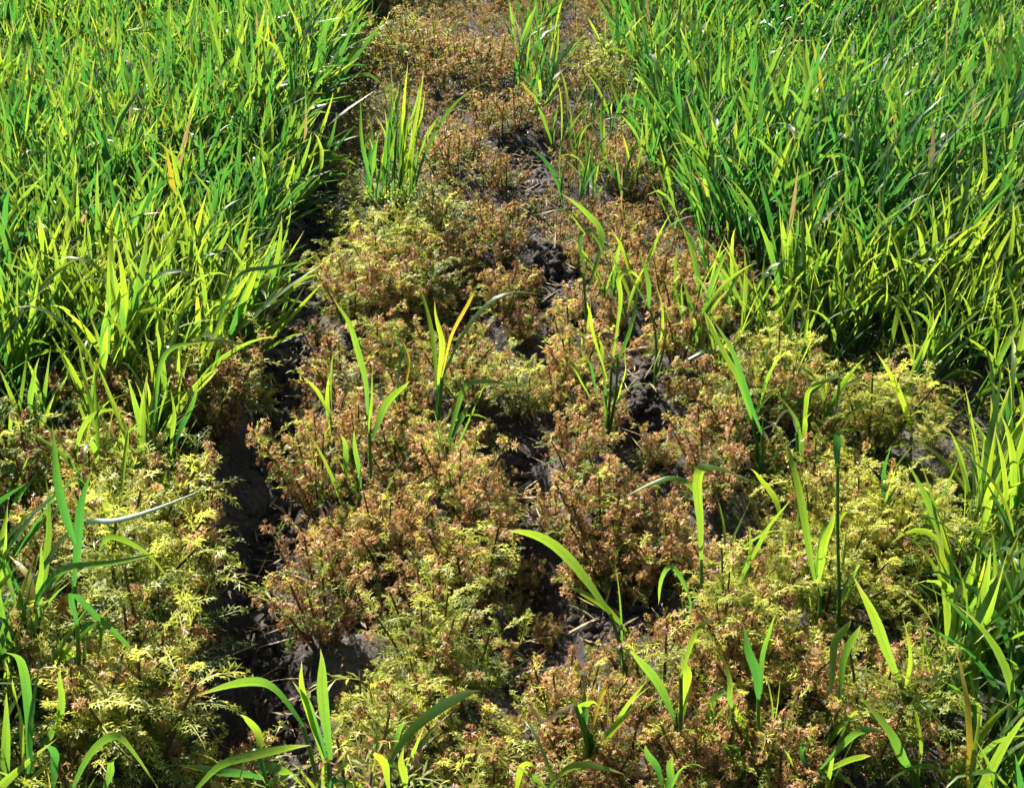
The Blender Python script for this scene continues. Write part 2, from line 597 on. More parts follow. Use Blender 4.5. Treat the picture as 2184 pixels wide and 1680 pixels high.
weeds = []
cell = 0.068
for iy in range(int(0.72 / cell), int(6.0 / cell)):
    for ix in range(-42, 43):
        x = (ix + (0.5 if iy % 2 else 0) + rng.uniform(-.32, .32)) * cell
        y = (iy + rng.uniform(-.32, .32)) * cell * 0.92
        if y < 0.72 or y > 5.4 or abs(x) > 0.5 + .42 * y:
            continue
        cd = crop_density(x, y)
        if cd > 0.9 and y > 2.02:
            if rng.random() > (0.5 if x > 0 and crop_density(x - .06, y) < .9 else 0.05):
                continue
        elif cd > 0.5 and rng.random() < 0.45:
            continue
        if in_gap(x, y) or (abs(x - furrow_x(y)) < 0.032 and 0.98 < y < 2.3):
            continue
        edge = in_gap(x, y, 2.0)
        mm = float(mound(x, y))
        px_, py_, _ = to_px((x, y, .08))
        framed = -60 < px_ < 2244 and -20 < py_ < 1740
        if framed:
            if mm < .04 and rng.random() < (.24 if y < 1.9 else .03):
                continue
            s = rng.uniform(0.88, 1.14) * ((0.54 if y < 1.9 else .80) + (0.92 if y < 1.9 else .62) * math.sqrt(mm))
        else:
            s = rng.uniform(0.75, 1.25) * relief(x, y)
        w = wither_at(x, y)
        s *= 0.85 if edge else 1.0
        if w > .8:
            s *= 0.9
        if -0.14 < x - furrow_x(y) < -0.03 and y < 1.9:
            s *= 1.35
        weeds.append((x, y, s, rng.uniform(0, 6.283), w))
weeds = np.array(weeds)
px, py, dep = to_px(np.column_stack([weeds[:, 0], weeds[:, 1], np.full(len(weeds), .06)]))
inside = (px > -20) & (px < 2204) & (py > -20) & (py < 1700)
order = np.argsort(np.where(inside, dep, 99))
chosen = set(order[:300].tolist())


def wclass(w, r):
    return int(np.clip(round(np.interp(w + r, CLASSES, [0, 1, 2, 3])), 0, 3))


STATE = ['fresh yellow-green', 'green partly browned', 'half browned', 'withered red-brown']


LANDMARKS = [(790, 1060, 'the tall spear-leaved seedling'), (932, 890, 'the three-leaved seedling'), (1296, 885, 'the thin many-stemmed plant'), (1400, 770, 'the plant above pale soil'),
             (1256, 750, 'the hooked-leaf plant'), (1630, 960, 'the dark sloping leaf'), (1710, 1020, 'the three-armed plant'), (1500, 1360, 'the flag-leaf plant'), (1790, 1300, 'the tall thin stalk'),
             (1340, 1365, 'the broad diagonal leaf'), (1450, 1590, 'the yellow-green blade'), (1625, 1660, 'the wide V leaves'), (1760, 1600, 'the parallel upright leaves'), (1975, 1690, 'the lower right crop clump'),
             (1262, 1620, 'the half withered plant'), (703, 1730, 'the pointed bottom plant'), (575, 1740, 'the leaf arching over the furrow'), (150, 1740, 'the hoop-shaped leaf'), (820, 1690, 'the sweeping leaf'),
             (165, 1420, 'the tall left seedling'), (62, 1430, 'the folded-leaf plant'), (345, 1325, 'the yellow lying blade'), (325, 1030, 'the ragged left stand front'), (835, 455, 'the lone tussock'),
             (1335, 1262, 'the bare black hollow'), (590, 1200, 'the black furrow'), (600, 900, 'the upper furrow'), (1140, 1010, 'the dark gap in mid strip'), (1195, 600, 'the upper bare soil'), (1880, 1130, 'the forked leaf pair'),
             (1955, 920, 'the dark gap under the right stand'), (1040, 1300, 'the dark gap by the diagonal leaf'), (400, 1560, 'the lower left green mat'), (1080, 1600, 'the bottom middle mat')]
LMW = [(at_z(a, b, .07), t) for a, b, t in LANDMARKS]


def weed_zone(x, y):
    d, p, t = min(((math.hypot(x - p.x, y - p.y), p, t) for p, t in LMW), key=lambda q: q[0])
    dx, dy = x - p.x, y - p.y
    way = ('right of' if dx > 0 else 'left of') if abs(dx) > abs(dy) else ('behind' if dy > 0 else 'in front of')
    return ('close ' if d < .075 else '') + way + ' ' + t, 'feathery weeds near ' + t


rest = {0: [], 1: [], 2: []}
for i, (x, y, s, a, w) in enumerate(weeds):
    z = float(gz(x, y))
    if i in chosen:
        c = wclass(w, rng.normal(0, .1))
        e = bpy.data.objects.new('feathery_weed', None)
        COL.objects.link(e)
        e.empty_display_size = 0.03
        e.location = (x, y, z)
        e.rotation_euler = (rng.normal(0, .09), rng.normal(0, .09), a)
        e.scale = (s, s, s * rng.uniform(.9, 1.15))
        zone, grp = weed_zone(x, y)
        tag(e, f'{STATE[c]} feathery weed {zone}', 'weed', grp)
        for nm, me in zip(('stem', 'foliage', 'withered_tips'), PROTO[c, int(rng.integers(3))]):
            q = link(nm, me, e)
            if nm != 'stem':
                q['kind'] = 'stuff'
    else:
        pr = LIGHT[wclass(w, rng.normal(0, .1)), int(rng.integers(2))]
        ca, sa = math.cos(a), math.sin(a)
        rot = np.array([[ca, -sa, 0], [sa, ca, 0], [0, 0, 1]])
        for k in range(3):
            rest[k].append((pr[k], rot, s, np.array([x, y, z]), rng.uniform(-.3, .3)))


def merged(items):
    V, F, A, n = [], [], [], 0
    for (v, f, lf), rot, s, t, dt in items:
        if not len(v):
            continue
        V.append(v @ rot.T * s + t)
        F.append(f + n)
        q = lf.copy()
        q[:, 2] = np.clip(q[:, 2] + dt, 0, 1)
        A.append(q)
        n += len(v)
    return np.concatenate(V), np.concatenate(F), np.concatenate(A)


root = bpy.data.objects.new('weed_mat', None)
COL.objects.link(root)
tag(root, 'distant mat of browned feathery weeds running up the strip', 'weeds', kind='stuff')
for k, (nm, mt) in enumerate((('stem', M_WEEDSTEM), ('foliage', M_WEED), ('withered_tips', M_WEEDBROWN))):
    v, f, a = merged(rest[k])
    o = link(nm, mesh_np('weed_mat_' + nm, v, f, mt, a, smooth=False), root)
    o['kind'] = 'stuff'

# ------------------------------------------------------------------ cereal leaves: a library of blades
NS = 9


def blade(P, W, width, fold=0.22, tone=0.5):
    """strip with a shallow V section along centre line P, width direction W"""
    n = len(P)
    T = unit(np.gradient(P, axis=0))
    W = unit(W - T * (W * T).sum(1, keepdims=True))
    Nn = np.cross(T, W)
    t = np.linspace(0, 1, n)
    prof = np.interp(t, [0, .12, .35, .52, .7, .85, .94, 1], [.36, .58, .95, 1.0, .80, .46, .20, .02]) * width * .5
    Lf = P - W * prof[:, None] + Nn * (prof * fold)[:, None]
    Rt = P + W * prof[:, None] + Nn * (prof * fold)[:, None]
    v = np.stack([Lf, P, Rt], 1).reshape(-1, 3)
    i = np.arange(n - 1) * 3
    f = np.concatenate([np.stack([i, i + 1, i + 4, i + 3], 1), np.stack([i + 1, i + 2, i + 5, i + 4], 1)])
    lf = np.stack([np.tile([0, .5, 1.0], n), np.repeat(t, 3), np.full(3 * n, tone)], 1)
    return v, f, lf


LIB = []
NLIB = 60
for k in range(NLIB):
    e = R(rng.uniform(66, 88))
    kind = k % 10
    bend = R(rng.uniform(3, 26)) if kind < 6 else (R(rng.uniform(30, 75)) if kind < 9 else R(rng.uniform(100, 150)))
    tw = rng.uniform(-1.7, 1.7)
    p = np.zeros(3)
    P, W = [p.copy()], []
    power = rng.uniform(1.2, 3.0)
    side = rng.uniform(-.25, .25)
    for q in range(NS):
        t = (q + .5) / NS
        el = e - bend * t ** power
        d = np.array([math.cos(el), side * t * .6, math.sin(el)])
        p = p + unit(d) / NS
        P.append(p.copy())
    P = np.array(P)
    T = unit(np.gradient(P, axis=0))
    t = np.linspace(0, 1, NS + 1)
    base = np.tile([0, 1.0, 0], (NS + 1, 1))
    nrm = unit(np.cross(T, base))
    an = tw * t + rng.uniform(-1, 1)
    W = base * np.cos(an)[:, None] + nrm * np.sin(an)[:, None]
    LIB.append(blade(P, W, rng.uniform(.038, .062), fold=rng.uniform(.1, .45)))
LIBV = np.array([b[0] for b in LIB])
LIBF = LIB[0][1]
LIBA = np.array([b[2] for b in LIB])
LIBM = []
for k in range(NLIB):
    a = LIBA[k].copy()
    LIBM.append(mesh_np('cereal_leaf', LIBV[k], LIBF, M_LEAF, a))


def stem_mesh(P, r0=0.0022, r1=0.0015, tone=.5, sides=5):
    P = np.asarray(P, float)
    n = len(P)
    T = unit(np.gradient(P, axis=0))
    a = unit(np.cross(T, np.array([0.9, 0.13, 0.2])))
    b = np.cross(T, a)
    an = np.arange(sides) * 2 * math.pi / sides
    rr = np.linspace(r0, r1, n)
    v = (P[:, None] + (a[:, None] * np.cos(an)[None, :, None] + b[:, None] * np.sin(an)[None, :, None]) * rr[:, None, None]).reshape(-1, 3)
    f = []
    for i in range(n - 1):
        for q in range(sides):
            f.append((i * sides + q, i * sides + (q + 1) % sides, (i + 1) * sides + (q + 1) % sides, (i + 1) * sides + q))
    lf = np.tile([.5, .3, tone], (len(v), 1))
    return v, np.array(f), lf


STEMLIB = []
for k in range(6):
    cx, cy = rng.uniform(-.08, .08, 2)
    t = np.linspace(0, 1, 4)
    STEMLIB.append(stem_mesh(np.stack([cx * t * t, cy * t * t, t], 1), 0.022, 0.014))
STEMTHIN = []
for k in range(6):
    cx, cy = rng.uniform(-.08, .08, 2)
    t = np.linspace(0, 1, 3)
    STEMTHIN.append(stem_mesh(np.stack([cx * t * t, cy * t * t, t], 1), 0.022, 0.014, sides=3))
STEMM = [mesh_np('cereal_stem', v, f, M_STEM, a) for v, f, a in STEMLIB]


def tillers_at(x, y, n, hscale, lean):
    """list of tillers; each: base, stem length, tilt matrix, leaves [(lib, height, azimuth, length, tone)]"""
    out = []
    for q in range(n):
        ph = rng.uniform(0, 6.283)
        b = np.array([x + math.cos(ph) * .008 * (n > 1), y + math.sin(ph) * .008 * (n > 1)])
        z = float(gz(*b))
        sl = rng.uniform(.06, .11) * hscale
        tilt = np.array([lean[0] + rng.normal(0, .15), lean[1] + rng.normal(0, .15)])
        m = Matrix.Rotation(tilt[0], 3, 'Y') @ Matrix.Rotation(-tilt[1], 3, 'X')
        M = np.array(m)
        lv = []
        az = rng.uniform(0, 6.283)
        nl = 3 if rng.random() < .7 else 4
        for j in range(nl):
            h = sl * (0.4 + .6 * (j + 1) / nl)
            ln = rng.uniform(.115, .19) * hscale * (1.0 if j else .8)
            k = int(rng.integers(NLIB))
            lv.append((k, h, az + math.pi * j + rng.normal(0, .45), ln, rng.normal(.46 if x < 0 else .34, .34)))
        out.append((b, z, sl, M, lv))
    return out


def rz(a):
    c, s = math.cos(a), math.sin(a)
    return np.array([[c, -s, 0], [s, c, 0], [0, 0, 1]])


def cereal_plant(x, y, n, hscale, lean, label, group=None):
    """one plant as a thing: its tillers' stems and every leaf a part"""
    z0 = float(gz(x, y))
    e = bpy.data.objects.new('cereal_plant', None)
    COL.objects.link(e)
    e.empty_display_size = .03
    e.location = (x, y, z0)
    tag(e, label, 'cereal plant', group)
    for b, z, sl, M, lv in tillers_at(x, y, n, hscale, lean):
        off = np.array([b[0] - x, b[1] - y, z - z0 - .008])
        o = link('stem', STEMM[int(rng.integers(6))], e)
        k = sl / .1
        o.matrix_local = Matrix.Translation(off) @ Matrix(M.tolist()).to_4x4() @ Matrix.Diagonal((.1, .1, sl + .012, 1))
        for li, h, az, ln, tone in lv:
            o = link('leaf', LIBM[li], e)
            pos = off + M @ np.array([0, 0, h])
            o.matrix_local = Matrix.Translation(pos) @ Matrix((M @ rz(az)).tolist()).to_4x4() @ Matrix.Diagonal((ln, ln, ln, 1))
    return e


# dense stands: candidates everywhere, the ones nearest to the camera become things, the others one mass
cands = []
cell = 0.0335
for iy in range(int(.8 / cell), int(6.3 / cell)):
    for ix in range(int(-2.6 / cell), int(2.6 / cell)):
        x = (ix + rng.uniform(0, 1)) * cell
        y = (iy + rng.uniform(0, 1)) * cell
        if abs(x) > 0.6 + y * .42 or y > 5.6:
            continue
        if rng.random() < crop_density(x, y):
            cands.append((x, y))
cands = np.array(cands)


def lean_at(x, y):
    """edge plants splay out over the open strip"""
    l = [0.15, -0.03]
    if x < 0:
        l[0] += 0.42 * math.exp(-abs(x + .43) / .10) if y > 1.6 else .05
    else:
        l[0] -= 0.34 * math.exp(-abs(x - .36) / .12) if y > 1.7 else .0
    return l


cpx, cpy, cdep = to_px(np.column_stack([cands, np.full(len(cands), .12)]))
cin = (cpx > 10) & (cpx < 2174) & (cpy > 10) & (cpy < 1700)
corder = np.argsort(np.where(cin, cdep, 99))
N_HAND = 66
cchosen = set(corder[:300 - N_HAND].tolist())
sv, sf, sa, sn = [], [], [], 0
gk, gM, gp, gl, gt = [], [], [], [], []
for i, (x, y) in enumerate(cands):
    hs = rng.uniform(.85, 1.15) * (1 + .16 * math.sin(x * 5.3 + 1.1) * math.sin(y * 4.1 + x * 2))
    n = int(rng.choice([1, 2, 2, 3]))
    if crop_density(x, y) < .35:
        hs *= .78
        n = min(n, 2)
    if i in cchosen:
        if y < 1.5 and crop_density(x, y) < .1:
            zone = ('scattered singly through the lower right weeds', 'single plants in the lower right weeds')
        elif y < 1.5:
            zone = ('in the clump at the lower right corner', 'lower right corner clump') if x > 0 else ('in the clump at the lower left corner', 'lower left corner clump')
        elif x < 0 and x > -.43:
            zone = ('in the upper weed strip', 'upper strip')
        elif x < 0:
            zone = (('at the ragged front of the left stand', 'ragged front of the left stand') if y < left_front(x) else
                    ('splaying over the furrow from the left stand', 'left stand beside the furrow') if x > -.52 else
                    ('in the left stand near the frame edge', 'left stand near the frame edge') if x < -.72 else
                    ('in the front rows midway along the left stand', 'front rows of the left stand'))
        else:
            zone = (('thin among weeds beside the right stand', 'thin plants beside the right stand') if crop_density(x, y) < .35 else
                    ('splaying over the strip from the right stand', 'right stand edge') if x < .50 else
                    ('in the right stand near the frame edge', 'right stand near the frame edge') if x > .72 else
                    ('in the right stand just behind the yellow-green weeds', 'front rows of the right stand'))
        cereal_plant(x, y, n, hs, lean_at(x, y), 'bright green grassy cereal plant ' + zone[0], 'cereal plants, ' + zone[1])
        continue
    for b, z, sl, M, lv in tillers_at(x, y, n, hs, lean_at(x, y)):
        off = np.array([b[0], b[1], z - .008])
        v, f, a = STEMTHIN[int(rng.integers(6))]
        sv.append((v * np.array([.1, .1, sl])) @ M.T + off)
        sf.append(f + sn)
        sa.append(a)
        sn += len(v)
        for li, h, az, ln, tone in lv:
            gk.append(li)
            gM.append((M @ rz(az)) * ln)
            gp.append(off + M @ np.array([0, 0, h]))
            gt.append(tone)
gk = np.array(gk)
gM, gp, gt = np.array(gM), np.array(gp), np.clip(np.array(gt), 0, 1)
ROWS = np.array([0, 2, 4, 6, 8, 9])
SUB3 = (ROWS[:, None] * 3 + np.arange(3)).ravel()             # nearer blades keep their folded section
SUB2 = (ROWS[[0, 1, 2, 3, 5], None] * 3 + np.array([0, 2])).ravel()   # far blades: a plain strip
i3, i2 = np.arange(5) * 3, np.arange(4) * 2
F3 = np.concatenate([np.stack([i3, i3 + 1, i3 + 4, i3 + 3], 1), np.stack([i3 + 1, i3 + 2, i3 + 5, i3 + 4], 1)])
F2 = np.stack([i2, i2 + 1, i2 + 3, i2 + 2], 1)
gdep = to_px(gp)[2]


def crop_mesh(name, sel, mat):
    V_, F_, A_, n_ = [], [], [], 0
    for part, sub, ff in ((sel & (gdep < 2.7), SUB3, F3), (sel & (gdep >= 2.7), SUB2, F2)):
        m = int(part.sum())
        if not m:
            continue
        v = np.einsum('nij,nvj->nvi', gM[part], LIBV[gk[part]][:, sub]) + gp[part][:, None]
        a = LIBA[gk[part]][:, sub].copy()
        a[:, :, 2] = gt[part][:, None]
        F_.append((ff[None] + (np.arange(m) * len(sub))[:, None, None]).reshape(-1, 4) + n_)
        V_.append(v.reshape(-1, 3))
        A_.append(a.reshape(-1, 3))
        n_ += m * len(sub)
    return mesh_np(name, np.concatenate(V_), np.concatenate(F_), mat, np.concatenate(A_))


root = bpy.data.objects.new('cereal_crop', None)
COL.objects.link(root)
tag(root, 'dense bright green young cereal crop on both sides of the weedy strip', 'crop', kind='stuff')
pick = rng.random(len(gk))
dry, yel = pick < .014, (pick > .014) & (pick < .020)
for nm, sel, mt in (('leaves', ~(dry | yel), M_LEAF), ('dry_leaves', dry, M_DRYLEAF), ('yellow_leaves', yel, M_YELLOW)):
    o = link(nm, crop_mesh('crop_' + nm, sel, mt), root)
    o['kind'] = 'stuff'
o = link('stems', mesh_np('crop_stems', np.concatenate(sv), np.concatenate(sf), M_STEM, np.concatenate(sa)), root)
o['kind'] = 'stuff'
print('cands', len(cands), 'leaves', len(gk), 'weeds', len(weeds))

# ------------------------------------------------------------------ plants one can pick out singly
def plane_pt(base, px, py, s):
    d = ray(px, py)
    t = (base.y + s * (CAM_H - base.z)) / (d.y - s * d.z)
    return np.array([0, 0, CAM_H]) + np.array(d) * t


def hand_plant(label, bpx, leaves, stems=(), group=None, name='cereal_plant'):
    """a plant rooted at a ground point; each leaf and stem follows its own bend in space"""
    base = at_z(*bpx, 0.07)
    base.z = float(gz(base.x, base.y))
    e = bpy.data.objects.new(name, None)
    COL.objects.link(e)
    e.empty_display_size = .03
    e.location = base
    tag(e, label, 'cereal plant', group)
    b = np.array(base)
    for pts in stems:
        s = rng.uniform(-.1, .1)
        P = np.array([plane_pt(base, *p, s) for p in pts])
        P = np.vstack([b - [0, 0, .005], P]) if np.linalg.norm(P[0] - b) > .02 else P
        v, f, a = stem_mesh(catmull(P - b, 8), .0024, .0018, rng.uniform(.2, .8))
        link('stem', mesh_np('stem', v, f, M_STEM, a), e)
    for lf in leaves:
        pts, w = lf[0], lf[1]
        mat = lf[2] if len(lf) > 2 and lf[2] else M_LEAF
        s = lf[3] if len(lf) > 3 else rng.uniform(-.28, .22)
        P = np.array([plane_pt(base, *p, s) for p in pts])
        n = 14
        P = catmull(P, n)
        t = np.linspace(0, 1, n)
        P[:, 1] += rng.uniform(-.025, .025) * np.sin(math.pi * t)
        P[:, 0] += .0022 * np.sin(t * rng.uniform(5, 11) + rng.uniform(0, 6)) * t
        foot = P[0].copy()
        T = unit(np.gradient(P, axis=0))
        hor = 1 - np.abs(T[:, 2:3])
        N = (1 - hor) * np.array([rng.uniform(-.5, .5), -.9, .35]) + hor * np.array([rng.uniform(-.2, .2), -.5, .8])
        N = unit(N - T * (N * T).sum(1, keepdims=True))
        W = np.cross(T, N)
        an = rng.uniform(-.5, .5) + rng.uniform(-1.1, 1.1) * t
        W = W * np.cos(an)[:, None] + N * np.sin(an)[:, None]
        v, f, a = blade(P - b, W, w / 1950, rng.uniform(.12, .4), float(np.clip(rng.normal(.45, .25), 0, 1)))
        link('leaf', mesh_np('leaf', v, f, mat, a), e)
        # sheath from the foot of the blade down to the root
        if np.linalg.norm(foot - b) > .03 and not stems:
            mid = (foot + b) / 2 + np.array([(foot - b)[0] * -.12, 0, .01])
            v, f, a = stem_mesh(catmull(np.array([b - [0, 0, .005], mid, foot]) - b, 6), .0022, .0020, rng.uniform(.2, .8))
            link('stem', mesh_np('stem', v, f, M_STEM, a), e)
    for _ in range(int(rng.integers(2, 6))):
        ln = rng.uniform(.06, .135)
        o = link('leaf', LIBM[int(rng.integers(NLIB))], e)
        o.matrix_local = Matrix.Translation((rng.normal(0, .006), rng.normal(0, .006), rng.uniform(.02, .05))) @ Matrix.Rotation(rng.normal(0, .2), 4, 'Y') @ Matrix.Rotation(rng.uniform(0, 6.28), 4, 'Z') @ Matrix.Diagonal((ln, ln * .7, ln, 1))
    return e


